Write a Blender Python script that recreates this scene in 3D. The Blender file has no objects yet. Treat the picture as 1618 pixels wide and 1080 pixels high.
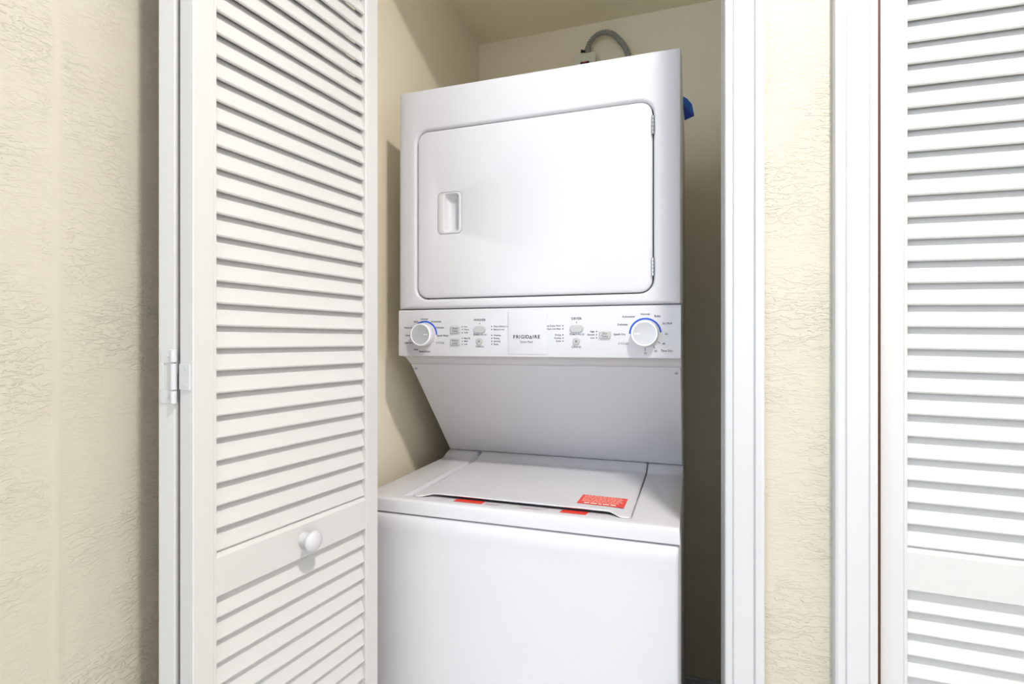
import bpy, bmesh, math, random
from mathutils import Vector, Matrix
random.seed(4)
SC = bpy.context.scene
COL = SC.collection
PI = math.pi

# ------------------------------------------------------------------ camera
F_PX, CX, CY, YAW, EYE = 843.75, 809.0, 538.9, 18.573, 1.288
cd = bpy.data.cameras.new('camera')
cam = bpy.data.objects.new('camera', cd); COL.objects.link(cam)
cam.location = (0, 0, EYE)
cam.rotation_euler = (PI/2, 0, math.radians(YAW))
cd.sensor_fit = 'HORIZONTAL'; cd.sensor_width = 36.0
cd.lens = F_PX/1618*36.0
cd.shift_y = (CY-540.0)/1618
cd.clip_start = 0.02
SC.camera = cam

# ------------------------------------------------------------------ world, daylight, added fill, exposure
w = bpy.data.worlds.new('world'); SC.world = w; w.use_nodes = True
w.node_tree.nodes['Background'].inputs[0].default_value = (0.75, 0.86, 1.0, 1)
w.node_tree.nodes['Background'].inputs[1].default_value = 1.0
wl = bpy.data.lights.new('window_daylight', 'AREA')
wl.shape = 'RECTANGLE'; wl.size = 1.3; wl.size_y = 1.4
wl.energy = 36; wl.color = (0.58, 0.77, 1.0)
wo = bpy.data.objects.new('window_daylight', wl); COL.objects.link(wo)
wo.location = (-1.75, -2.56, 1.55); wo.rotation_euler = (PI/2, 0, 0)          # faces the closets, just inside window_1
w2 = bpy.data.lights.new('wide_fill_light', 'AREA')
w2.shape = 'RECTANGLE'; w2.size = 2.2; w2.size_y = 1.5; w2.energy = 12; w2.color = (0.91, 0.955, 1.0)
w2o = bpy.data.objects.new('wide_fill_light', w2); COL.objects.link(w2o)
w2o.location = (0.4, -2.56, 1.75); w2o.rotation_euler = (PI/2, 0, 0)       # added soft fill from behind the camera, at an invented window
w3 = bpy.data.lights.new('side_fill_light', 'AREA')
w3.shape = 'RECTANGLE'; w3.size = 1.8; w3.size_y = 1.7; w3.energy = 16; w3.color = (1.0, 0.98, 0.95)
w3o = bpy.data.objects.new('side_fill_light', w3); COL.objects.link(w3o)
w3o.location = (2.56, -0.6, 1.3); w3o.rotation_euler = (PI/2, 0, PI/2)      # added fill for the left walls and folded door, at an invented window
LAMP_POS = (0.46, 0.08, 2.78); LAMP_STRENGTH = 720.0; LAMP_R = 0.075
vs = SC.view_settings
vs.view_transform = 'Standard'; vs.look = 'None'; vs.gamma = 1.0; vs.use_curve_mapping = False
vs.exposure = 0.06

# ------------------------------------------------------------------ helpers
def lin(c):
    return tuple(((v/255)/12.92 if v/255 <= 0.04045 else ((v/255+0.055)/1.055)**2.4) for v in c) + (1.0,)

def mat(name, rgb, rough=0.5, metal=0.0, coat=0.0, bump=None, vary=0.0, emit=None, spec=0.5):
    m = bpy.data.materials.new(name); m.use_nodes = True
    nt = m.node_tree; b = nt.nodes['Principled BSDF']
    col = lin(rgb)
    b.inputs['Base Color'].default_value = col
    b.inputs['Roughness'].default_value = rough
    b.inputs['Metallic'].default_value = metal
    b.inputs['Specular IOR Level'].default_value = spec
    if coat: b.inputs['Coat Weight'].default_value = coat; b.inputs['Coat Roughness'].default_value = 0.12
    tc = nt.nodes.new('ShaderNodeTexCoord')
    if vary:
        n = nt.nodes.new('ShaderNodeTexNoise'); n.inputs['Scale'].default_value = 3.0; n.inputs['Detail'].default_value = 4
        nt.links.new(tc.outputs['Object'], n.inputs['Vector'])
        mx = nt.nodes.new('ShaderNodeMix'); mx.data_type = 'RGBA'
        mx.inputs[6].default_value = col
        mx.inputs[7].default_value = tuple(c*(1-vary) for c in col[:3])+(1,)
        nt.links.new(n.outputs['Fac'], mx.inputs[0]); nt.links.new(mx.outputs[2], b.inputs['Base Color'])
    if bump:
        sc, st, dist = bump
        n = nt.nodes.new('ShaderNodeTexNoise'); n.inputs['Scale'].default_value = sc; n.inputs['Detail'].default_value = 3
        nt.links.new(tc.outputs['Object'], n.inputs['Vector'])
        bp = nt.nodes.new('ShaderNodeBump'); bp.inputs['Strength'].default_value = st; bp.inputs['Distance'].default_value = dist
        nt.links.new(n.outputs['Fac'], bp.inputs['Height']); nt.links.new(bp.outputs['Normal'], b.inputs['Normal'])
    if emit:
        b.inputs['Emission Color'].default_value = lin(emit[0]); b.inputs['Emission Strength'].default_value = emit[1]
    return m

def plaster(name, rgb, strength=0.5, seam=False):
    """trowelled drywall: flat lands with thin irregular creases, lying flat"""
    m = bpy.data.materials.new(name); m.use_nodes = True
    nt = m.node_tree; N = nt.nodes.new; Lk = nt.links.new
    b = nt.nodes['Principled BSDF']; b.inputs['Roughness'].default_value = 0.75; b.inputs['Specular IOR Level'].default_value = 0.25
    b.inputs['Base Color'].default_value = lin(rgb)
    geo = N('ShaderNodeNewGeometry')
    mp = N('ShaderNodeMapping'); mp.inputs['Scale'].default_value = (1, 1, 2.8); Lk(geo.outputs['Position'], mp.inputs['Vector'])
    n1 = N('ShaderNodeTexNoise'); n1.inputs['Scale'].default_value = 58; n1.inputs['Detail'].default_value = 3.5
    n1.inputs['Roughness'].default_value = 0.62; n1.inputs['Distortion'].default_value = 0.6
    Lk(mp.outputs[0], n1.inputs['Vector'])
    r = N('ShaderNodeValToRGB'); r.color_ramp.elements[0].position = 0.47; r.color_ramp.elements[1].position = 0.545
    Lk(n1.outputs['Fac'], r.inputs['Fac'])
    n2 = N('ShaderNodeTexNoise'); n2.inputs['Scale'].default_value = 16; n2.inputs['Detail'].default_value = 4
    Lk(mp.outputs[0], n2.inputs['Vector'])
    ad = N('ShaderNodeMath'); ad.operation = 'MULTIPLY_ADD'; ad.inputs[1].default_value = 1.6
    Lk(n2.outputs['Fac'], ad.inputs[0]); Lk(r.outputs['Color'], ad.inputs[2])
    n3 = N('ShaderNodeTexNoise'); n3.inputs['Scale'].default_value = 9; n3.inputs['Detail'].default_value = 2
    Lk(geo.outputs['Position'], n3.inputs['Vector'])
    pm = N('ShaderNodeMapRange'); pm.inputs[1].default_value = 0.40; pm.inputs[2].default_value = 0.62; pm.inputs[3].default_value = 0.18
    Lk(n3.outputs['Fac'], pm.inputs[0])
    h = N('ShaderNodeMath'); h.operation = 'MULTIPLY'; Lk(ad.outputs[0], h.inputs[0]); Lk(pm.outputs[0], h.inputs[1])
    out = h.outputs[0]
    if seam:      # the smooth bead where two boards meet on the return wall
        sp = N('ShaderNodeSeparateXYZ'); Lk(geo.outputs['Position'], sp.inputs[0])
        d = N('ShaderNodeMath'); d.operation = 'SUBTRACT'; Lk(sp.outputs[1], d.inputs[0]); d.inputs[1].default_value = 0.4985
        a = N('ShaderNodeMath'); a.operation = 'ABSOLUTE'; Lk(d.outputs[0], a.inputs[0])
        k = N('ShaderNodeMapRange'); k.inputs[1].default_value = 0.002; k.inputs[2].default_value = 0.010; Lk(a.outputs[0], k.inputs[0])
        mm = N('ShaderNodeMix'); mm.data_type = 'FLOAT'; mm.inputs[2].default_value = 0.85; Lk(out, mm.inputs[3]); Lk(k.outputs[0], mm.inputs[0]); out = mm.outputs[0]
    bp = N('ShaderNodeBump'); bp.inputs['Strength'].default_value = strength; bp.inputs['Distance'].default_value = 0.0022
    Lk(out, bp.inputs['Height']); Lk(bp.outputs['Normal'], b.inputs['Normal'])
    return m

M = {}
M['wall'] = plaster('wall_paint', (199, 192, 176), 0.56)
M['wall_seam'] = plaster('wall_paint_seamed', (199, 192, 176), 0.56, True)
M['closet'] = mat('closet_wall_paint_lifted', (247, 237, 213), 0.75, vary=0.05, bump=(30, 0.06, 0.002), spec=0.25)  # hall wall paint in a lighter colour, to brighten the dim closet
M['ceil'] = mat('ceiling_paint', (250, 240, 211), 0.85, vary=0.04, spec=0.2)
M['room'] = mat('room_paint', (246, 245, 242), 0.85, spec=0.2)
M['floor'] = mat('floor_tile', (236, 230, 220), 0.5, vary=0.15)
M['shade_floor'] = mat('closet_floor_shade', (58, 48, 42), 0.6, vary=0.3)  # floor coloured dark to stand in for deep shade beside the washer
M['trim'] = mat('trim_gloss_white', (203, 202, 203), 0.32, bump=(60, 0.03, 0.001))
M['door'] = mat('door_paint_white', (205, 203, 201), 0.38, bump=(45, 0.05, 0.001))
M['wood'] = mat('bare_brown_wood', (84, 40, 18), 0.6, vary=0.35)
M['app'] = mat('appliance_enamel', (216, 214, 217), 0.28, spec=0.3)
M['panel'] = mat('appliance_plastic', (214, 212, 215), 0.35)
M['seam'] = mat('dark_gap', (40, 40, 44), 0.7)
M['grey'] = mat('button_grey', (188, 187, 186), 0.45)
M['silver'] = mat('knob_silver', (196, 196, 197), 0.42, metal=0.15)
M['ring'] = mat('knob_white_ring', (247, 247, 247), 0.2, coat=0.5)
M['ink'] = mat('ink_dark', (34, 32, 36), 0.6)
M['ink2'] = mat('ink_grey', (70, 68, 74), 0.6)
M['blue'] = mat('ink_blue', (0, 78, 196), 0.4)
M['chrome'] = mat('chrome', (196, 198, 202), 0.22, metal=1.0)
M['red'] = mat('sticker_red', (238, 62, 44), 0.4)
M['notice'] = mat('faded_pink_print', (214, 170, 168), 0.5)
M['redink'] = mat('sticker_print', (255, 176, 160), 0.5)
M['tape'] = mat('blue_tape', (16, 96, 190), 0.3, coat=0.3)
M['galv'] = mat('galvanised_steel', (172, 174, 168), 0.38, metal=0.55, vary=0.2)
M['ivory'] = mat('ivory_plastic', (222, 220, 204), 0.45)
M['black'] = mat('black_rubber', (20, 20, 20), 0.6)
M['redplug'] = mat('red_insert', (190, 30, 34), 0.4)
M['lamp'] = mat('lamp_glass', (255, 250, 240), 0.4, emit=((255, 251, 246), LAMP_STRENGTH))

def finish(name, bm, ms, parent=None, loc=(0, 0, 0), smooth=None, bevel=None, recalc=True):
    if recalc: bmesh.ops.recalc_face_normals(bm, faces=bm.faces[:])
    me = bpy.data.meshes.new(name); bm.to_mesh(me); bm.free()
    if not isinstance(ms, (list, tuple)): ms = [ms]
    for m in ms: me.materials.append(M[m])
    if smooth is not None:
        me.polygons.foreach_set('use_smooth', [True]*len(me.polygons))
        me.set_sharp_from_angle(angle=math.radians(smooth))
    o = bpy.data.objects.new(name, me); COL.objects.link(o)
    o.location = loc
    if parent: o.parent = parent
    if bevel:
        b = o.modifiers.new('edge', 'BEVEL'); b.width = bevel; b.segments = 2; b.limit_method = 'ANGLE'; b.angle_limit = math.radians(40)
    return o

def empty(name, loc=(0, 0, 0), rz=0.0):
    o = bpy.data.objects.new(name, None); COL.objects.link(o); o.location = loc; o.rotation_euler = (0, 0, rz)
    o.empty_display_size = 0.05
    return o

def tag(o, label, cat, group=None, kind=None):
    o['label'] = label; o['category'] = cat
    if group: o['group'] = group
    if kind: o['kind'] = kind
    return o

def struct(o, label, cat): return tag(o, label, cat, kind='structure')

def box(bm, x0, x1, y0, y1, z0, z1, mi=0):
    v = [bm.verts.new(p) for p in ((x0,y0,z0),(x1,y0,z0),(x1,y1,z0),(x0,y1,z0),(x0,y0,z1),(x1,y0,z1),(x1,y1,z1),(x0,y1,z1))]
    for q in ((0,3,2,1),(4,5,6,7),(0,1,5,4),(1,2,6,5),(2,3,7,6),(3,0,4,7)):
        bm.faces.new([v[i] for i in q]).material_index = mi

def prism(bm, prof, lo, hi, axis='x', mi=0):
    """closed profile swept along an axis; profile is (y,z) for x, (x,y) for z, (x,z) for y"""
    def P(t, p):
        return (t, p[0], p[1]) if axis == 'x' else ((p[0], p[1], t) if axis == 'z' else (p[0], t, p[1]))
    A = [bm.verts.new(P(lo, p)) for p in prof]; B = [bm.verts.new(P(hi, p)) for p in prof]
    n = len(prof)
    fs = [bm.faces.new(A), bm.faces.new(B[::-1])]
    for i in range(n): fs.append(bm.faces.new((A[i], B[i], B[(i+1) % n], A[(i+1) % n])))
    for f_ in fs: f_.material_index = mi

def rrect(x0, x1, z0, z1, r, n=6):
    """rounded rectangle as a list of (x,z), counter-clockwise from the lower right corner"""
    pts = []
    for cx, cz, a0 in ((x1-r, z0+r, -90), (x1-r, z1-r, 0), (x0+r, z1-r, 90), (x0+r, z0+r, 180)):
        for i in range(n+1):
            a = math.radians(a0+90*i/n); pts.append((cx+r*math.cos(a), cz+r*math.sin(a)))
    return pts

def loops(bm, rings, cap=True, mi=0, close_first=False):
    """bridge equally long closed rings of points"""
    R = [[bm.verts.new(p) for p in r] for r in rings]
    n = len(R[0])
    for a, b in zip(R, R[1:]):
        for i in range(n): bm.faces.new((a[i], a[(i+1) % n], b[(i+1) % n], b[i])).material_index = mi
    if cap: bm.faces.new(R[-1]).material_index = mi
    if close_first: bm.faces.new(R[0][::-1]).material_index = mi
    return R

def ringY(pts, y): return [(x, y, z) for x, z in pts]

def lathe(bm, prof, c, axis, n=32, mi=0):
    """prof: (distance along axis, radius)"""
    ax = Vector(axis).normalized(); u = ax.orthogonal().normalized(); v = ax.cross(u)
    rings = []
    for t, r in prof:
        rings.append([Vector(c)+ax*t+(u*math.cos(2*PI*i/n)+v*math.sin(2*PI*i/n))*max(r, 1e-5) for i in range(n)])
    mis = mi if isinstance(mi, (list, tuple)) else [mi]*len(prof)
    R = [[bm.verts.new(p) for p in r] for r in rings]
    for k, (a, b) in enumerate(zip(R, R[1:])):
        for i in range(n): bm.faces.new((a[i], a[(i+1) % n], b[(i+1) % n], b[i])).material_index = mis[k]
    bm.faces.new(R[0][::-1]).material_index = mis[0]; bm.faces.new(R[-1]).material_index = mis[-1]

def tube(bm, pts, rad, n=12, mi=0):
    prev = None; R = []
    for i, p in enumerate(pts):
        p = Vector(p); a = Vector(pts[max(i-1, 0)]); b = Vector(pts[min(i+1, len(pts)-1)])
        t = (b-a).normalized(); u = t.orthogonal().normalized() if prev is None else (prev-t*prev.dot(t)).normalized()
        prev = u; v = t.cross(u); r = rad[i] if isinstance(rad, (list, tuple)) else rad
        R.append([bm.verts.new(p+(u*math.cos(2*PI*k/n)+v*math.sin(2*PI*k/n))*r) for k in range(n)])
    for a, b in zip(R, R[1:]):
        for k in range(n): bm.faces.new((a[k], a[(k+1) % n], b[(k+1) % n], b[k])).material_index = mi
    bm.faces.new(R[0][::-1]); bm.faces.new(R[-1])

# ------------------------------------------------------------------ room shell
WY0, WY1 = 0.955, 1.07                 # front wall
JL, JR = -0.785, 0.053                 # laundry opening
RL, RR = 0.2745, 1.078                 # second closet opening
HEAD = 2.425; CEIL = 2.98
CLX0, CLX1, CLY, CLZ = -0.809, 0.11, 1.9926, 2.478

bm = bmesh.new()
for x0, x1, z0, z1 in ((-3.0, JL-0.02, 0, CEIL), (JR+0.02, RL-0.02, 0, CEIL), (RR+0.02, 2.6, 0, CEIL),
                       (JL-0.02, JR+0.02, HEAD+0.02, CEIL), (RL-0.02, RR+0.02, HEAD+0.02, CEIL)):
    box(bm, x0, x1, WY0, WY1, z0, z1)
struct(finish('wall_front', bm, 'wall'), 'cream textured wall between the two white door casings', 'wall')
bm = bmesh.new()
pts = [(-0.83, WY0), (-0.95, WY0), (-0.95, 0.20)]+[(-0.85+0.02*math.cos(math.radians(a)), 0.20+0.02*math.sin(math.radians(a))) for a in range(-90, 1, 15)]
prism(bm, pts, 0, CEIL, 'z')
struct(finish('wall_left', bm, 'wall_seam', smooth=40), 'cream textured wall at the far left beside the folded door', 'wall')
bm = bmesh.new(); box(bm, CLX0-0.1, CLX0, WY1, CLY+0.1, 0, CLZ+0.1)
struct(finish('wall_closet_left', bm, 'closet'), 'beige closet wall left of the dryer, carrying its shadow', 'wall')
bm = bmesh.new(); box(bm, CLX0, CLX1, CLY, CLY+0.1, 0, CLZ+0.1)
struct(finish('wall_closet_back', bm, 'closet'), 'beige closet wall behind the dryer', 'wall')
bm = bmesh.new(); box(bm, CLX1, 0.25, WY1, CLY+0.1, 0, CLZ+0.1)
struct(finish('wall_closet_right', bm, 'closet'), 'shaded beige closet wall right of the dryer', 'wall')
bm = bmesh.new(); box(bm, CLX0, CLX1, WY1, CLY, CLZ, CLZ+0.1)
struct(finish('ceiling', bm, 'ceil'), 'beige closet ceiling above the dryer', 'ceiling')
bm = bmesh.new(); box(bm, 0.25, 1.2, 1.75, 1.85, 0, CLZ+0.1); box(bm, 1.1, 1.2, WY1, 1.75, 0, CLZ+0.1)
struct(finish('wall_second_closet', bm, 'closet'), 'dark closet walls behind the closed louvered door', 'wall')
bm = bmesh.new(); box(bm, 0.25, 1.1, WY1, 1.75, CLZ, CLZ+0.1)
struct(finish('ceiling_second_closet', bm, 'ceil'), 'ceiling inside the closed closet', 'ceiling')
bm = bmesh.new(); box(bm, -3.0, 2.6, -2.6, WY0, CEIL, CEIL+0.1)
struct(finish('ceiling_hall', bm, 'room'), 'hall ceiling above the camera', 'ceiling')
bm = bmesh.new(); box(bm, -3.1, 2.7, -2.7, WY1, -0.1, 0)
struct(finish('floor', bm, 'floor'), 'pale floor of the hall', 'floor')
bm = bmesh.new(); box(bm, -3.1, 2.7, WY1, CLY+0.2, -0.1, 0)
struct(finish('floor_closet', bm, 'shade_floor'), 'closet floor under the washer, coloured dark as shade', 'floor')
bm = bmesh.new(); box(bm, -3.1, -3.0, -2.7, WY1, 0, CEIL)
struct(finish('wall_far_left', bm, 'room'), 'far left wall of the hall', 'wall')
bm = bmesh.new()
for y0, y1, z0, z1 in ((-2.7, -1.5, 0, CEIL), (0.3, WY1, 0, CEIL), (-1.5, 0.3, 0, 0.45), (-1.5, 0.3, 2.15, CEIL)): box(bm, 2.6, 2.7, y0, y1, z0, z1)
struct(finish('wall_right', bm, 'room'), 'right end wall of the hall', 'wall')
bm = bmesh.new()
for y0, y1, z0, z1 in ((-1.5, -1.45, 0.45, 2.15), (0.25, 0.3, 0.45, 2.15), (-1.5, 0.3, 0.45, 0.5), (-1.5, 0.3, 2.1, 2.15), (-0.62, -0.58, 0.45, 2.15)): box(bm, 2.62, 2.68, y0, y1, z0, z1)
struct(finish('added_window_3', bm, 'trim'), 'added white window frame for the side fill light, out of view', 'window')  # invented window, added along with the side fill
WX0, WX1, WZ0, WZ1 = -2.4, -1.1, 0.85, 2.25
bm = bmesh.new()
for x0, x1, z0, z1 in ((-3.0, WX0, 0, CEIL), (WX1, -0.7, 0, CEIL), (1.5, 2.6, 0, CEIL), (WX0, WX1, 0, WZ0), (WX0, WX1, WZ1, CEIL), (-0.7, 1.5, 0, 1.0), (-0.7, 1.5, 2.5, CEIL)):
    box(bm, x0, x1, -2.7, -2.6, z0, z1)
struct(finish('wall_back', bm, 'room'), 'hall wall behind the camera', 'wall')
bm = bmesh.new()
for x0, x1, z0, z1 in ((WX0, WX0+0.05, WZ0, WZ1), (WX1-0.05, WX1, WZ0, WZ1), (WX0, WX1, WZ0, WZ0+0.05), (WX0, WX1, WZ1-0.05, WZ1), (-1.77, -1.73, WZ0, WZ1)):
    box(bm, x0, x1, -2.68, -2.62, z0, z1)
struct(finish('window_1', bm, 'trim'), 'white window frame behind the camera', 'window')
bm = bmesh.new()
for x0, x1, z0, z1 in ((-0.7, -0.64, 1.0, 2.5), (1.44, 1.5, 1.0, 2.5), (0.37, 0.43, 1.0, 2.5), (-0.7, 1.5, 1.0, 1.06), (-0.7, 1.5, 2.44, 2.5)):
    box(bm, x0, x1, -2.68, -2.62, z0, z1)
struct(finish('added_window_2', bm, 'trim'), 'added wide white window frame for the fill light behind the camera', 'window')  # no known window here, the frame goes with the added wide fill
bm = bmesh.new(); box(bm, CLX0, CLX1, CLY-0.013, CLY, 0, 0.106)
struct(finish('baseboard_back', bm, 'trim', bevel=0.004), 'white baseboard on the closet back wall beside the washer', 'baseboard')

# casings: moulded profile (distance from inner edge, thickness), swept up the wall
CAS = [(0, 0), (0, 0.009), (0.002, 0.0105), (0.0105, 0.0115), (0.0115, 0.0100), (0.0135, 0.0125), (0.042, 0.0145), (0.0432, 0.0128), (0.0455, 0.0165), (0.0545, 0.0175), (0.058, 0.0155), (0.059, 0.012), (0.059, 0)]
def casing(name, x, sgn, label, k=1.0):
    bm = bmesh.new(); prism(bm, [(x+sgn*d*k, WY0-t) for d, t in CAS], 0, HEAD+0.06, 'z')
    return struct(finish(name, bm, 'trim', smooth=25), label, 'door trim')
casing('trim_1', JR-0.0005, 1, 'white moulded casing right of the dryer opening')
casing('trim_2', JL+0.004, -1, 'white moulded casing hidden behind the folded louvered door', 0.8)
casing('trim_3', 0.2685, -1, 'white moulded casing left of the closed louvered door')
casing('trim_4', RR+0.006, 1, 'white moulded casing right of the closed louvered doors')
for nm, x0, x1, lb in (('trim_5', JL, JR, 'white head casing above the laundry opening'), ('trim_6', RL, RR, 'white head casing above the closed closet')):
    bm = bmesh.new(); box(bm, x0, x1, WY0-0.014, WY0, HEAD, HEAD+0.06)
    struct(finish(nm, bm, 'trim'), lb, 'door trim')
bm = bmesh.new(); box(bm, JR, JR+0.02, WY0, 1.085, 0, HEAD)
struct(finish('trim_7', bm, 'trim', bevel=0.0015), 'narrow white jamb face right of the dryer', 'door jamb')
bm = bmesh.new(); box(bm, JL-0.02, JL, WY0, 1.085, 0, HEAD); box(bm, JL-0.02, JR+0.02, WY0, 1.085, HEAD, HEAD+0.02)
struct(finish('trim_8', bm, 'trim'), 'white jamb behind the folded louvered door', 'door jamb')
bm = bmesh.new(); box(bm, RL-0.02, RL, WY0-0.0005, 1.07, 0, HEAD); box(bm, RR, RR+0.02, WY0, 1.07, 0, HEAD); box(bm, RL-0.02, RR+0.02, WY0, 1.07, HEAD, HEAD+0.02)
struct(finish('trim_9', bm, 'wood'), 'bare brown wooden jamb showing beside the closed louvered door', 'door jamb')

# ------------------------------------------------------------------ louvered bifold panels
PW, PT, ST = 0.395, 0.030, 0.0366      # panel width, thickness, stile width
RZ0, RZ1, PITCH = 0.909, 0.974, 0.0336
def slat_mesh():
    bm = bmesh.new()
    L = PW-2*ST+0.006
    a = Vector((0.0062, 0.0)); b = Vector((0.0205, 0.0385)); d = (b-a).normalized(); n = Vector((-d.y, d.x)); h = 0.0030
    # a thin board, its long edges eased
    prof = [a+d*0.0015+n*h, a+n*(h-0.0013), a-n*(h-0.0013), a+d*0.0015-n*h, b-d*0.0015-n*h, b-n*(h-0.0013), b+n*(h-0.0013), b-d*0.0015+n*h]
    prism(bm, [(p.x, p.y) for p in prof], -L/2, L/2, 'x')
    bmesh.ops.recalc_face_normals(bm, faces=bm.faces[:])
    me = bpy.data.meshes.new('slat'); bm.to_mesh(me); bm.free(); me.materials.append(M['door'])
    return me
SLAT = slat_mesh()
def rail(bm, z0, z1, c0, c1):
    """rail between the stiles, c0/c1 chamfer at its lower/upper arris"""
    y0, y1 = 0.0008, PT-0.0008
    prism(bm, [(y0, z0+c0), (y0, z1-c1), (y0+c1, z1), (y1-c1, z1), (y1, z1-c1), (y1, z0+c0), (y1-c0, z0), (y0+c0, z0)], ST-0.001, PW-ST+0.001, 'x')
def door_panel(name, loc, ang, label, rack=0.0, knob=None):
    root = empty(name, loc, math.radians(ang)); struct(root, label, 'louvered door')
    top = 2.335
    def sh(bm):
        if rack:
            for v in bm.verts: v.co.z -= rack*v.co.x
    for x0, x1, s in ((0, ST, 1), (PW-ST, PW, -1)):
        bm = bmesh.new()
        xi = x1 if s > 0 else x0
        xo = x0 if s > 0 else x1
        q = 0.0035*s                                    # small bead towards the slats
        prof = [(xo, 0.0012), (xo+0.0012*s, 0), (xi-1.7*q, 0), (xi-1.5*q, 0.0009), (xi-1.3*q, 0.0002), (xi-0.35*q, 0.0002), (xi, 0.0014), (xi, PT-0.0014), (xi-0.35*q, PT), (xo+0.0012*s, PT), (xo, PT-0.0012)]
        prism(bm, prof, 0.012, top+0.002, 'z')
        finish('stile', bm, 'door', root)
    for z0, z1, c0, c1 in ((0.012, 0.135, 0.001, 0.006), (RZ0, RZ1, 0.001, 0.0075), (2.255, top, 0.001, 0.001)):
        bm = bmesh.new(); rail(bm, z0, z1, c0, c1); sh(bm)
        finish('rail', bm, 'door', root)
    zs = []
    z = RZ1
    while z < 2.24: zs.append(z); z += PITCH
    z = RZ0-0.0352
    while z > 0.12: zs.append(z); z -= PITCH
    for z in zs:
        o = bpy.data.objects.new('slat', SLAT); COL.objects.link(o); o.parent = root
        o.location = (PW/2, 0, z-rack*PW/2+0.001)
        o.rotation_euler = (random.uniform(-0.012, 0.012), math.atan(rack)+random.uniform(-0.0012, 0.0012), 0)
    if knob:
        bm = bmesh.new()
        prof = [(0.001, 0.0125), (-0.003, 0.0122), (-0.006, 0.0100), (-0.011, 0.0088), (-0.0145, 0.0112), (-0.0175, 0.0160), (-0.021, 0.0182), (-0.025, 0.0176), (-0.0285, 0.0140), (-0.031, 0.0080), (-0.0318, 0.002)]
        lathe(bm, prof, (knob[0], 0, knob[1]), (0, 1, 0), 36)
        o = finish('knob', bm, 'trim', root, smooth=60); o['label'] = 'round white wooden door knob'
    return root
dB = door_panel('door_1', (-0.670, 0.5738, 0), 82.6, 'open white louvered door panel with a round white knob', knob=(0.200, 0.9415))
dA = door_panel('door_2', (-0.766, 0.969, 0), -86.0, 'white louvered door panel folded behind the one with the knob, showing its edge')
dC = door_panel('door_3', (0.2765, 0.965, 0), 0, 'closed white louvered door at the far right edge', rack=0.019)
dD = door_panel('door_4', (0.2765+PW+0.003, 0.965, 0), 0, 'closed white louvered door beyond the right edge', rack=-0.005)
# non-mortise hinge across the two folded edges, fixed to the rear panel (local x = PW is its near edge)
hz = 1.237
bm = bmesh.new()
ye = PW+0.0016
e0 = PW-0.0004
for y0, y1, z0, z1 in ((0.006, 0.031, hz+0.0195, hz+0.039), (0.006, 0.031, hz-0.039, hz-0.0195), (0.003, 0.0115, hz-0.0195, hz+0.0195)):
    box(bm, e0, ye, y0, y1, z0, z1)
for z0, z1 in ((hz+0.0205, hz+0.039), (hz-0.0190, hz+0.0190), (hz-0.039, hz-0.0205)):
    lathe(bm, [(0, 0.0036), (0.0006, 0.0042), (z1-z0-0.0006, 0.0042), (z1-z0, 0.0036)], (PW+0.0035, 0.0316, z0), (0, 0, 1), 16)
for yy, zz in ((0.0185, hz+0.0295), (0.0185, hz-0.0295)):
    lathe(bm, [(0, 0.0026), (0.0008, 0.0022)], (ye, yy, zz), (1, 0, 0), 12)
o = finish('hinge', bm, 'trim', dA, smooth=40, bevel=0.0004); o['label'] = 'white painted hinge leaf and barrel'
bm = bmesh.new()
box(bm, -0.0016, 0.0004, 0.006, PT-0.001, hz-0.0185, hz+0.0185)
for zz in (hz+0.0115, hz-0.0115): lathe(bm, [(0, 0.0026), (0.0008, 0.0022)], (-0.0016, 0.0145, zz), (-1, 0, 0), 12)
o = finish('hinge_leaf', bm, 'trim', dB, bevel=0.0004)

# ------------------------------------------------------------------ stacked washer and dryer
XL, XR = -0.7115, -0.0220
ROOT = Vector(((XL+XR)/2, 1.45, 0))
LC = empty('laundry_center', ROOT)
tag(LC, 'white stacked washer and dryer standing in the open closet', 'washer dryer')
def part(name, bm, ms, parent=None, **k):
    """geometry is written in world coordinates and moved to the machine's base point"""
    for v in bm.verts: v.co -= ROOT
    return finish(name, bm, ms, parent or LC, **k)

# washer body
bm = bmesh.new()
xs = XR+0.0025
prof = [(XL+0.001, 1.062), (xs-0.0025, 1.062), (xs, 1.068), (xs, 1.115), (xs-0.004, 1.122), (xs-0.004, 1.150), (xs, 1.157), (xs, 1.46), (xs-0.004, 1.468), (xs-0.004, 1.52), (xs, 1.528), (xs, 1.80),
        (XL-0.0005, 1.80), (XL-0.0005, 1.068)]
prism(bm, prof, 0.022, 0.9025, 'z')
part('washer_cabinet', bm, 'app', bevel=0.0015)
# front sheet: rolled top and turned-in sides
bm = bmesh.new()
vp = [(1.0620, 0.9030), (1.0520, 0.9028), (1.0465, 0.9005), (1.0425, 0.8950), (1.0402, 0.8870), (1.0395, 0.8770), (1.0400, 0.8660), (1.0412, 0.8540), (1.0418, 0.8400), (1.0418, 0.6), (1.0418, 0.3), (1.0418, 0.032), (1.045, 0.028), (1.062, 0.028)]
cols = [(XL-0.0003, 0.020), (XL-0.0003, 0.009), (XL+0.0010, 0.0040), (XL+0.0040, 0.0012), (XL+0.009, 0.0)]
cols = cols+[(-0.54, 0), (-0.3668, 0), (-0.19, 0)]+[(XL+XR-x, d) for x, d in cols[::-1]]
G = [[bm.verts.new((x, min(y+d, 1.062), z)) for x, d in cols] for y, z in vp]
for i in range(len(vp)-1):
    for j in range(len(cols)-1): bm.faces.new((G[i][j], G[i][j+1], G[i+1][j+1], G[i+1][j]))
part('washer_front_panel', bm, 'app', smooth=50)
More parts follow.
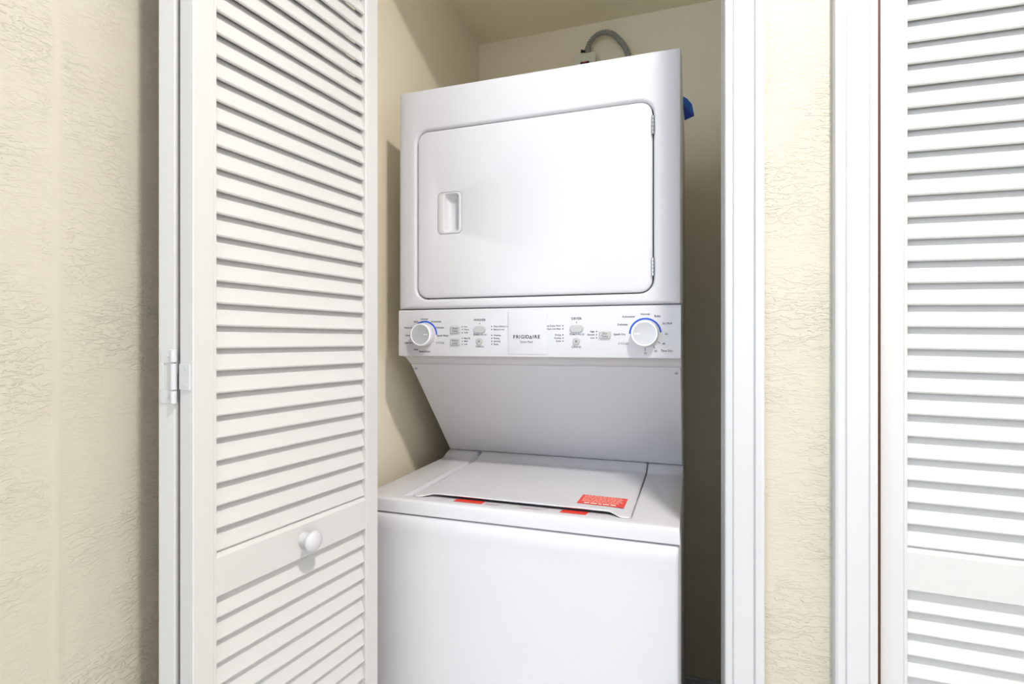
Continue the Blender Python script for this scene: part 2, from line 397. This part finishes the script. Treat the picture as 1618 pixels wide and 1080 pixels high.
for x in (XL+0.06, XR-0.06):
    for y in (1.10, 1.74):
        bm = bmesh.new(); lathe(bm, [(0, 0.020), (0.006, 0.021), (0.008, 0.008), (0.024, 0.008)], (x, y, 0), (0, 0, 1), 16)
        part('foot', bm, 'black')

# washer top with a well for the lid
def zt(y):
    if y < 1.452: return 0.937
    t = min((y-1.452)/0.06, 1.0); return 0.937+0.016*(t*t*(3-2*t))
HX0, HX1, HY = -0.6200, -0.1115, 1.0665
bm = bmesh.new()
ys = [1.0665, 1.0785, 1.095, 1.12, 1.2, 1.3, 1.4, 1.445, 1.455, 1.465, 1.475, 1.485, 1.495, 1.505, 1.512, 1.535]
rows = [(1.062, 0.9062), (1.0480, 0.9062), (1.0470, 0.9075), (1.0470, 0.9305), (1.0478, 0.9338), (1.0502, 0.9362), (1.0535, 0.937)]+[(y, zt(y)) for y in ys]
nf = 7                                                        # index of the row at the front of the well
xc = [XL-0.0015, XL-0.0008, XL+0.0012, HX0-0.03, HX0, -0.45, -0.28, HX1, HX1+0.03, XR-0.0012, XR+0.0008, XR+0.0015]
zd = {0: -0.004, 1: -0.0012, 10: -0.0012, 11: -0.004}
G = []
for y, z in rows: G.append([bm.verts.new((x, y, z+(zd.get(j, 0) if z > 0.93 else 0))) for j, x in enumerate(xc)])
for i in range(len(rows)-1):
    for j in range(len(xc)-1):
        if i >= nf and 4 <= j < 7: continue
        bm.faces.new((G[i][j], G[i][j+1], G[i+1][j+1], G[i+1][j]))
# sides of the top, down to the seam
for j, s in ((0, -1), (11, 1)):
    B = [bm.verts.new((r[j].co.x, r[j].co.y, 0.9062)) for r in G]
    for i in range(len(G)-1): bm.faces.new((G[i][j], G[i+1][j], B[i+1], B[i]))
# left wall of the well slopes in, right wall drops straight
for j, dx in ((4, 0.0135), (7, -0.001)):
    W = [bm.verts.new((v[j].co.x+dx, max(v[j].co.y, HY), v[j].co.z-0.013)) for v in G[nf:]]
    for i in range(len(W)-1): bm.faces.new((G[nf+i][j], G[nf+i+1][j], W[i+1], W[i]))
FW = [bm.verts.new((x+(0.0135 if k == 0 else 0), 1.112, 0.9310)) for k, x in enumerate(xc[4:8])]
for k in range(3): bm.faces.new((G[nf][4+k], G[nf][5+k], FW[k+1], FW[k]))
fl = [bm.verts.new(p) for p in ((HX0, 1.110, 0.9193), (HX1, 1.110, 0.9193), (HX1, 1.535, 0.9193), (HX0, 1.535, 0.9193))]
bm.faces.new(fl)
WT = part('washer_top', bm, 'app', smooth=35)
# stickers on the slope under the lid's lifted edge
def slopez(y): return 0.937-(y-HY)*(0.937-0.9310)/(1.112-HY)
def slope_patch(bm, x0, x1, y0, y1, lift=0.0004, skew=0.0, mi=0):
    v = [bm.verts.new(p) for p in ((x0, y0, slopez(y0)+lift), (x1, y0, slopez(y0)+lift), (x1+skew, y1, slopez(y1)+lift), (x0+skew, y1, slopez(y1)+lift))]
    bm.faces.new(v).material_index = mi
for x0, x1, sk in ((-0.497, -0.430, -0.004), (-0.258, -0.203, 0.0)):
    bm = bmesh.new(); slope_patch(bm, x0, x1, 1.0715, 1.106, skew=sk)
    o = part('red_sticker', bm, 'red', WT); o['label'] = 'red sticker strip under the lid edge'
for x0, x1 in ((-0.424, -0.392), (-0.345, -0.300)):
    bm = bmesh.new()
    for y in (1.0735, 1.078, 1.0825): slope_patch(bm, x0, x1, y, y+0.0016)
    o = part('printed_notice', bm, 'notice', WT)

# lid
LX0, LX1 = -0.6025, -0.1145
bm = bmesh.new()
def front_y(x):
    e = min(x-LX0, LX1-x)
    s = min(max((e-0.016)/0.034, 0), 1); s = s*s*(3-2*s)
    c = max(0.0, 0.008-e)/0.008
    return 1.0790+0.0215*s+0.005*c*c, 0.9416-0.0034*(1-s)
nx = 44
xg = [LX0+(LX1-LX0)*i/nx for i in range(nx+1)]
xg = sorted(set([round(x, 5) for x in xg]+[LX0+d for d in (0.001, 0.0025, 0.005, 0.008, 0.016)]+[LX1-d for d in (0.001, 0.0025, 0.005, 0.008, 0.016)]))
ly = [0.004, 0.010, 0.022, 0.06, 0.12, 0.22, 0.32]
G = []
for x in xg:
    fy, fz = front_y(x); e = min(x-LX0, LX1-x)
    dr = -0.0022*max(0, 1-e/0.005)**2
    col_ = [(x, fy, fz-0.0018+dr), (x, fy+0.0012, fz-0.0004+dr)]
    for d in ly:
        t = min(d/0.05, 1); col_.append((x, fy+d*(1.44-fy)/0.33, fz+(0.9388-fz)*t+dr))
    for y in (1.445, 1.455, 1.465, 1.475, 1.485, 1.495, 1.505, 1.5115): col_.append((x, y, zt(y)+0.0016+dr))
    G.append([bm.verts.new(p) for p in col_])
for i in range(len(G)-1):
    for j in range(len(G[0])-1): bm.faces.new((G[i][j], G[i+1][j], G[i+1][j+1], G[i][j+1]))
LID = part('washer_lid', bm, 'app', smooth=50)
sm = LID.modifiers.new('sheet', 'SOLIDIFY'); sm.thickness = 0.0034; sm.offset = -1
# red warning sticker
bm = bmesh.new()
c = Vector((-0.184, 1.168)); ex = Vector((0.9975, -0.045)).normalized(); ey = Vector((0.01, 1)).normalized()
def lidpt(a, b, lift): p = c+ex*a+ey*b; return (p.x, p.y, 0.9388+0.0028*max(0.0, 1-(p.y-1.1005)/0.0515)+lift)
def lidquad(a0, a1, b0, b1, lift, mi): bm.faces.new([bm.verts.new(lidpt(a, b, lift)) for a, b in ((a0, b0), (a1, b0), (a1, b1), (a0, b1))]).material_index = mi
for b0, b1 in ((-0.036, -0.016), (-0.016, 0.036)): lidquad(-0.0505, 0.0505, b0, b1, 0.0005, 0)
for r in range(5):
    a = -0.044
    while a < 0.038:
        wd = random.uniform(0.004, 0.011); lidquad(a, min(a+wd, 0.044), 0.026-r*0.0098, 0.0315-r*0.0098, 0.0009, 1); a += wd+0.0018
a = -0.036
while a < 0.030:
    wd = random.uniform(0.006, 0.014); lidquad(a, min(a+wd, 0.036), -0.0285, -0.0205, 0.0009, 2); a += wd+0.003
M['white_print'] = mat('sticker_white_print', (255, 232, 224), 0.5)
o = part('warning_sticker', bm, ['red', 'redink', 'white_print'], LID); o['label'] = 'red warning sticker with pale print'

# slanted panel and the column behind it
bm = bmesh.new(); prism(bm, [(1.2660, 1.2275), (1.5115, 0.9540), (1.520, 0.9600), (1.276, 1.2340)], XL+0.0008, XR-0.0008, 'x')
SP = part('slanted_panel', bm, 'app', bevel=0.0018)
sn = Vector((0, -0.9540+1.2275, -(1.5115-1.2660))).normalized(); sn = Vector((0, -abs(sn.y), -abs(sn.z)))
for x, s in ((XL+0.011, 0.030), (XR-0.011, 0.030)):
    p0 = Vector((0, 1.2660, 1.2275)); d = (Vector((0, 1.5115, 0.9540))-p0).normalized()
    p = p0+d*s*0.55; p.x = x
    bm = bmesh.new(); lathe(bm, [(-0.001, 0.0042), (0.0012, 0.0040), (0.0022, 0.0025), (0.0014, 0.0012)], p, sn, 16)
    o = part('screw', bm, 'chrome', SP, smooth=40); o['label'] = 'small steel screw'
bm = bmesh.new(); prism(bm, [(1.282, 1.2330), (1.523, 0.9560), (1.53, 0.90), (1.80, 0.90), (1.80, 1.40), (1.30, 1.40), (1.30, 1.2330)], XL+0.0005, XR+0.0008, 'x')
part('support_column', bm, 'app', bevel=0.002)

# dryer
bm = bmesh.new()
xs = XR+0.0018
prism(bm, [(XL+0.0035, 1.2300), (xs-0.003, 1.2300), (xs, 1.236), (xs, 1.262), (xs-0.0035, 1.268), (xs-0.0035, 1.278), (xs, 1.284), (xs, 1.80), (XL+0.0005, 1.80), (XL+0.0005, 1.236)], 1.372, 1.9195, 'z')
part('dryer_cabinet', bm, 'app', bevel=0.0015)
DZ0, DZ1 = 1.3695, 1.9240
def outer(ix, iz, y, r=0.004): return ringY(rrect(XL+ix, XR-ix, DZ0+iz, DZ1-iz, r, 6), y)
hole = (-0.6600, -0.0785, 1.3938, 1.8172)
def hring(e, y, r=0.030): return ringY(rrect(hole[0]-e, hole[1]+e, hole[2]-e, hole[3]+e, r+e, 6), y)
bm = bmesh.new()
loops(bm, [outer(0, 0, 1.245), outer(0, 0, 1.2145), outer(0.0012, 0.0012, 1.2108), outer(0.005, 0.0030, 1.2082), outer(0.012, 0.004, 1.2060), outer(0.022, 0.005, 1.2047), outer(0.036, 0.007, 1.2040),
           hring(0.0075, 1.2040), hring(0.0045, 1.2048), hring(0.0018, 1.2075), hring(0.0, 1.2120), hring(0.0, 1.2290)], cap=False)
DF = part('dryer_front_panel', bm, 'app', smooth=32)
bm = bmesh.new(); box(bm, hole[0]-0.003, hole[1]+0.003, 1.2275, 1.2295, hole[2]-0.003, hole[3]+0.003)
part('door_gap_sheet', bm, 'seam')  # dark sheet closing the hole behind the door, seen in the gap
# door with its pull
d0 = (-0.6578, -0.0808, 1.3962, 1.8150)
def dring(e, y, r=0.028): return ringY(rrect(d0[0]+e, d0[1]-e, d0[2]+e, d0[3]-e, r-e, 6), y)
hb = (-0.6010, -0.5365, 1.5545, 1.6575)
def bring(e, y, r=0.011): return ringY(rrect(hb[0]+e, hb[1]-e, hb[2]+e, hb[3]-e, max(r-e, 0.002), 6), y)
bm = bmesh.new()
loops(bm, [dring(0, 1.2265), dring(0, 1.2100), dring(0.0012, 1.2075), dring(0.0040, 1.2058), dring(0.0075, 1.2053), bring(-0.0016, 1.2053), bring(-0.0006, 1.2057), bring(-0.0002, 1.2100)], cap=False)
DD = part('dryer_door', bm, 'app', smooth=32)
pk = (-0.5825, -0.5445, 1.5600, 1.6530)
def pring(e, y, r=0.007): return ringY(rrect(pk[0]+e, pk[1]-e, pk[2]+e, pk[3]-e, max(r-e*0.4, 0.0015), 6), y)
bm = bmesh.new()
loops(bm, [bring(0.0002, 1.2100), bring(0.0004, 1.2056), bring(0.0014, 1.2047), pring(-0.0022, 1.2046), pring(-0.0006, 1.2052), pring(0.0006, 1.2075), pring(0.0020, 1.2140), pring(0.0055, 1.2200), pring(0.0110, 1.2235)])
o = part('door_handle', bm, 'panel', DD, smooth=45); o['label'] = 'recessed white finger pull'
for z0, z1 in ((1.7405, 1.7815), (1.4310, 1.4705)):
    bm = bmesh.new(); n = 5; h = (z1-z0)/n
    for k in range(n): lathe(bm, [(0.0002, 0.0030), (0.0008, 0.0036), (h-0.0008, 0.0036), (h-0.0002, 0.0030)], (-0.0797, 1.2046, z0+k*h), (0, 0, 1), 14)
    lathe(bm, [(0, 0.002), (z1-z0, 0.002)], (-0.0797, 1.2046, z0), (0, 0, 1), 10)
    o = part('hinge', bm, 'chrome', DF, smooth=40); o['label'] = 'small chrome door hinge'

# control panel: rolled top edge, hollow underside running back to the slanted panel
bm = bmesh.new()
cp = [(1.300, 1.3678), (1.2120, 1.3678), (1.2075, 1.3668), (1.2050, 1.3645), (1.2040, 1.3610), (1.2040, 1.2535), (1.2046, 1.2515), (1.2065, 1.2505), (1.2250, 1.2498), (1.2380, 1.2465), (1.2480, 1.2405), (1.2560, 1.2340), (1.2625, 1.2295), (1.268, 1.2285), (1.300, 1.2285)]
prism(bm, cp, XL+0.0012, XR+0.0002, 'x')
CP = part('control_panel', bm, 'panel', smooth=30)
PY = 1.2040
bm = bmesh.new()
loops(bm, [ringY(rrect(-0.4150, -0.3185, 1.2572, 1.3600, 0.003, 4), PY+0.0005), ringY(rrect(-0.4146, -0.3189, 1.2576, 1.3596, 0.003, 4), PY-0.0010), ringY(rrect(-0.4135, -0.3200, 1.2587, 1.3585, 0.003, 4), PY-0.0016)])
o = part('brand_plate', bm, 'panel', CP, smooth=40)
def knob(cx, cz, ang, label):
    bm = bmesh.new()
    prof = [(0, 0.0285), (0.002, 0.0290), (0.0205, 0.0280), (0.0235, 0.0277), (0.0246, 0.0268), (0.0248, 0.0250), (0.0240, 0.0243), (0.0238, 0.0238), (0.0240, 0.001)]
    lathe(bm, prof, (cx, PY, cz), (0, -1, 0), 56, mi=[0, 0, 1, 1, 1, 1, 2, 2, 2])
    c, s = math.cos(ang), math.sin(ang)
    v = [(cx+c*a-s*b, PY-0.0243, cz+s*a+c*b) for a, b in ((0.009, -0.0011), (0.021, -0.0011), (0.021, 0.0011), (0.009, 0.0011))]
    bm.faces.new([bm.verts.new(p) for p in v]).material_index = 1
    o = part('knob', bm, ['panel', 'ring', 'silver'], CP, smooth=35); o['label'] = label
KL, KR, KZ = -0.6364, -0.0962, 1.3045
knob(KL, KZ, 0.0, 'silver washer dial with a white pointer')
knob(KR, KZ, PI, 'silver dryer dial with a white pointer')
def arc(cx, a0, a1, label):
    bm = bmesh.new(); n = 40; r0, r1 = 0.0312, 0.0350
    I = []; O = []
    for i in range(n+1):
        a = math.radians(a0+(a1-a0)*i/n)
        I.append(bm.verts.new((cx+r0*math.cos(a), PY-0.0003, KZ+r0*math.sin(a)))); O.append(bm.verts.new((cx+r1*math.cos(a), PY-0.0003, KZ+r1*math.sin(a))))
    for i in range(n): bm.faces.new((I[i], I[i+1], O[i+1], O[i]))
    o = part('printed_arc', bm, 'blue', CP); o['label'] = label
arc(KL, 0, 130, 'blue cycle arc round the washer dial')
arc(KR, 5, 180, 'blue cycle arc round the dryer dial')
def button(x0, x1, z0, z1, r):
    bm = bmesh.new()
    loops(bm, [ringY(rrect(x0, x1, z0, z1, r, 6), PY+0.0005), ringY(rrect(x0, x1, z0, z1, r, 6), PY-0.0028), ringY(rrect(x0+0.0010, x1-0.0010, z0+0.0010, z1-0.0010, max(r-0.0010, 0.0008), 6), PY-0.0040)])
    return part('button', bm, 'grey', CP, smooth=30)
for x0, x1, z0, z1, r in ((-0.5645, -0.5385, 1.3080, 1.3245, 0.0030), (-0.5645, -0.5385, 1.2783, 1.2948, 0.0030), (-0.1970, -0.1712, 1.2942, 1.3105, 0.0025),
                          (-0.5030, -0.4718, 1.3083, 1.3243, 0.0079), (-0.2642, -0.2335, 1.3085, 1.3247, 0.0080),
                          (-0.4953, -0.4799, 1.2798, 1.2957, 0.0076), (-0.2570, -0.2414, 1.2802, 1.2962, 0.0077)):
    button(x0, x1, z0, z1, r)

# print on the control panel
def text_into(bm, s, x, z, size, y, align='CENTER', mi=0, bold=0.0, stretch=1.0):
    cu = bpy.data.curves.new('lettering', 'FONT'); cu.body = s; cu.size = size; cu.align_x = align; cu.align_y = 'CENTER'
    cu.offset = bold; cu.resolution_u = 2
    ob = bpy.data.objects.new('lettering', cu); COL.objects.link(ob)
    dg = bpy.context.evaluated_depsgraph_get()
    me = ob.evaluated_get(dg).to_mesh()
    vs_ = [bm.verts.new((x+v.co.x*stretch, y, z+v.co.y)) for v in me.vertices]
    for p in me.polygons:
        try: bm.faces.new([vs_[i] for i in p.vertices]).material_index = mi
        except ValueError: pass
    ob.evaluated_get(dg).to_mesh_clear()
    bpy.data.objects.remove(ob); bpy.data.curves.remove(cu)
def dot(bm, x, z, r=0.0014, mi=0):
    bm.faces.new([bm.verts.new((x+r*math.cos(2*PI*i/10), PY-0.0004, z+r*math.sin(2*PI*i/10))) for i in range(10)]).material_index = mi
bm = bmesh.new(); TY = PY-0.0004
S = 0.0062
for s, x, z in (('Bulky', -0.6600, 1.3375), ('Normal', -0.6372, 1.3440), ('Activewear', -0.6040, 1.3372), ('Delicates', -0.5940, 1.3220), ('Quick Wash', -0.5865, 1.3020),
                ('Heavy Soil', -0.6810, 1.3225), ('Casual', -0.6835, 1.3032), ('Light Soil', -0.6825, 1.2840), ('Soak', -0.6610, 1.2672), ('Rinse & Spin', -0.6366, 1.2622)):
    text_into(bm, s, x, z, S, TY, mi=1, bold=0.00012)
for s, x, z in (('Activewear', -0.1320, 1.3425), ('Normal', -0.0962, 1.3475), ('Bulky', -0.0700, 1.3428), ('Air Fluff', -0.0500, 1.3265), ('50', -0.0515, 1.3035), ('40', -0.0570, 1.2825),
                ('30', -0.0740, 1.2665), ('10', -0.0962, 1.2615), ('Time Dry', -0.0510, 1.2672), ('Delicates', -0.1450, 1.3252), ('Quick Dry', -0.1520, 1.3035)):
    text_into(bm, s, x, z, S, TY, mi=1, bold=0.00012)
text_into(bm, 'CYCLES', -0.5935, 1.2840, 0.0066, TY); text_into(bm, 'CYCLES', -0.1435, 1.2828, 0.0066, TY)
for ang in (-90, -57, -33):                                    # tick marks of the timed cycles
    a = math.radians(ang); c_, s_ = math.cos(a), math.sin(a)
    q = [(KR+c_*r-s_*b, KZ+s_*r+c_*b) for r, b in ((0.031, -0.0005), (0.0385, -0.0005), (0.0385, 0.0005), (0.031, 0.0005))]
    bm.faces.new([bm.verts.new((x, TY, z)) for x, z in q]).material_index = 1
for x, zs_, names, al, off in ((-0.5336, (1.3237, 1.3165, 1.3092), ('Hot', 'Warm', 'Cold'), 'LEFT', 0.0050), (-0.5334, (1.2953, 1.2881, 1.2810), ('Max Fill', 'Med', 'Low'), 'LEFT', 0.0050),
                               (-0.4562, (1.3236, 1.3163), ('Close Washer Lid', 'Balance Load'), 'LEFT', 0.0048), (-0.4560, (1.3023, 1.2950, 1.2881, 1.2809), ('Washing', 'Rinsing', 'Spinning', 'Done'), 'LEFT', 0.0048),
                               (-0.2808, (1.3237, 1.3165), ('Close Dryer Door', 'Clean Lint Filter'), 'RIGHT', -0.0048), (-0.2805, (1.3027, 1.2955, 1.2884), ('Drying', 'Cooling', 'Done'), 'RIGHT', -0.0048),
                               (-0.2030, (1.3100, 1.3028, 1.2957), ('High', 'Normal', 'Low'), 'RIGHT', -0.0048)):
    for z, s in zip(zs_, names):
        dot(bm, x, z); text_into(bm, s, x+off, z, 0.0052, TY, al, mi=1, bold=0.0001)
for cx, s in ((-0.4872, 'WASHER'), (-0.2489, 'DRYER')):
    text_into(bm, s, cx, 1.3396, 0.0078, TY, bold=0.00012); dot(bm, cx, 1.3308, 0.0013)
    text_into(bm, 'START', cx-0.0085, 1.3036, 0.0055, TY, bold=0.0001); text_into(bm, '| PAUSE', cx+0.0090, 1.3036, 0.0055, TY, mi=1)
    text_into(bm, 'CANCEL', cx, 1.2748, 0.0060, TY)
BY = PY-0.0043
for cx, cz, a, b in ((-0.5515, 1.3163, 'Wash', 'Temp'), (-0.5515, 1.2866, 'Water', 'Level'), (-0.1841, 1.3024, 'Dry', 'Temp')):
    text_into(bm, a, cx, cz+0.0032, 0.0066, BY); text_into(bm, b, cx, cz-0.0034, 0.0066, BY)
for cx in (-0.4876, -0.2492):
    for s in (-1, 1):
        q = [(-0.0040, -0.0005), (0.0040, -0.0005), (0.0040, 0.0005), (-0.0040, 0.0005)]
        r2 = math.sqrt(0.5)
        bm.faces.new([bm.verts.new((cx+(a-s*b)*r2, BY, 1.2879+(s*a+b)*r2)) for a, b in q])
# maker's name, its A drawn as a barred triangle
ZB = 1.2982; LY = PY-0.0020; hh = 0.0041
pos = [-0.3985, -0.3905, -0.3848, -0.3780, -0.3716, -0.3652, None, -0.3518, -0.3455, -0.3380]
for ch, x in zip('FRIGID_IRE', pos):
    if x is not None: text_into(bm, ch, x, ZB, 0.0116, LY, bold=0.00022)
xa = -0.3578; t_ = 0.0013
P = [(xa-0.0041, ZB-hh), (xa+0.0041, ZB-hh), (xa, ZB+hh)]; Q = [(xa-0.0017, ZB-hh+t_), (xa+0.0017, ZB-hh+t_), (xa, ZB+hh-0.0038)]
pv = [bm.verts.new((x, LY, z)) for x, z in P]; qv = [bm.verts.new((x, LY, z)) for x, z in Q]
for i in range(3): bm.faces.new((pv[i], pv[(i+1) % 3], qv[(i+1) % 3], qv[i]))
text_into(bm, 'Quiet Pack', -0.3684, 1.2866, 0.0072, LY, mi=1)
o = part('printed_lettering', bm, ['ink', 'ink2'], CP, recalc=False); o['kind'] = 'stuff'; o['label'] = 'small dark print and indicator dots'

# scrap of blue packing tape left on the dryer's side
bm = bmesh.new()
tx = XR+0.0022
A = [(tx, 1.395, 1.897), (tx+0.010, 1.400, 1.892), (tx+0.021, 1.404, 1.878), (tx+0.0265, 1.402, 1.848), (tx+0.0035, 1.398, 1.838), (tx+0.0005, 1.396, 1.868)]
Bq = [(x, y+0.0012, z) for x, y, z in A]
loops(bm, [Bq, A], close_first=True)
v = [bm.verts.new(p) for p in ((tx+0.0015, 1.3935, 1.875), (tx+0.0265, 1.4015, 1.848), (tx+0.0035, 1.3965, 1.838))]
bm.faces.new(v).material_index = 1
M['tape2'] = mat('blue_tape_shiny_back', (8, 52, 158), 0.3)
o = part('tape_scrap', bm, ['tape', 'tape2'], bevel=None); o['label'] = 'bright blue scrap of packing tape'

# ------------------------------------------------------------------ electrical box and flexible conduit on the closet's back wall
eb = empty('electrical_box', (-0.374, CLY, 2.302))
tag(eb, 'ivory electrical box with a red and black insert above the dryer', 'electrical box')
bm = bmesh.new(); box(bm, -0.034, 0.038, -0.046, 0, -0.05, 0.046)
finish('box_body', bm, 'ivory', eb, bevel=0.003)
bm = bmesh.new(); box(bm, -0.038, 0.042, -0.049, -0.045, -0.054, 0.040)
finish('cover_plate', bm, 'ivory', eb, bevel=0.0015)
bm = bmesh.new(); loops(bm, [ringY(rrect(-0.014, 0.020, 0.004, 0.0125, 0.004, 5), -0.0490), ringY(rrect(-0.013, 0.019, 0.005, 0.0115, 0.003, 5), -0.0515)]); finish('insert', bm, 'black', eb)
bm = bmesh.new(); box(bm, -0.004, 0.008, -0.0525, -0.050, 0.0062, 0.0110); o = finish('red_switch', bm, 'redplug', eb, bevel=0.0008); o['label'] = 'small red insert'
fc = empty('flexible_conduit', (-0.3635, 1.968, 2.350))
tag(fc, 'ribbed grey metal conduit looping over the dryer top', 'conduit')
ctrl = [(0, 0, 0.004), (0.001, -0.004, 0.026), (0.018, -0.010, 0.050), (0.052, -0.016, 0.0625), (0.090, -0.018, 0.052), (0.120, -0.018, 0.020), (0.142, -0.020, -0.018), (0.150, -0.024, -0.07), (0.145, -0.030, -0.30), (0.135, -0.045, -0.60), (0.13, -0.09, -0.74), (0.13, -0.155, -0.76)]
path = []
for i in range(len(ctrl)-1):
    p0, p1, p2, p3 = (Vector(ctrl[max(min(k, len(ctrl)-1), 0)]) for k in (i-1, i, i+1, i+2))
    n = max(int((p2-p1).length/0.00095), 4)
    for k in range(n):
        t = k/n; path.append(0.5*((2*p1)+(p2-p0)*t+(2*p0-5*p1+4*p2-p3)*t*t+(3*p1-p0-3*p2+p3)*t**3))
path.append(Vector(ctrl[-1]))
acc = 0; rad = []
for i, p in enumerate(path):
    if i: acc += (p-path[i-1]).length
    rad.append(0.0090+0.0021*math.cos(2*PI*acc/0.0074))
bm = bmesh.new(); tube(bm, path, rad, 14); finish('ribbed_tube', bm, 'galv', fc, smooth=75)
bm = bmesh.new()
lathe(bm, [(0, 0.013), (0.006, 0.013), (0.0065, 0.0115), (0.020, 0.0115), (0.0205, 0.0125), (0.024, 0.0125)], (0, 0, -0.001), (0, 0, 1), 20)
finish('connector', bm, 'galv', fc, smooth=40)
bm = bmesh.new(); lathe(bm, [(0, 0.0045), (0.011, 0.0045), (0.0115, 0.0060), (0.016, 0.0060)], (-0.010, -0.004, 0.012), (-1, -0.2, 0.15), 12)
o = finish('clamp_screw', bm, 'black', fc, smooth=40)

# ------------------------------------------------------------------ hall lamp (the room's own light, above and behind the camera)
lp = empty('ceiling_lamp', (LAMP_POS[0], LAMP_POS[1], CEIL))
tag(lp, 'round hall ceiling lamp with a glowing downward diffuser', 'lamp')
dz = LAMP_POS[2]-CEIL
bm = bmesh.new(); lathe(bm, [(0, 0.06), (-0.012, 0.06), (-0.016, 0.012), (dz+0.06, 0.012)], (0, 0, 0), (0, 0, 1), 32); finish('lamp_base', bm, 'chrome', lp, smooth=40)
bm = bmesh.new()
rr = LAMP_R
loops(bm, [[(r*math.cos(2*PI*i/40), r*math.sin(2*PI*i/40), z) for i in range(40)] for r, z in ((0.012, dz+0.062), (rr+0.012, dz+0.060), (rr+0.012, dz-0.004), (rr+0.003, dz-0.004), (rr+0.003, dz+0.050), (0.012, dz+0.052))], cap=False)
finish('lamp_shade', bm, 'room', lp, smooth=40)
bm = bmesh.new()
loops(bm, [[(r*math.cos(2*PI*i/40), r*math.sin(2*PI*i/40), z) for i in range(40)] for r, z in ((rr+0.002, dz+0.004), (rr+0.002, dz), (rr, dz-0.001))], close_first=True)
o = finish('diffuser', bm, 'lamp', lp); o['label'] = 'glowing lamp diffuser'
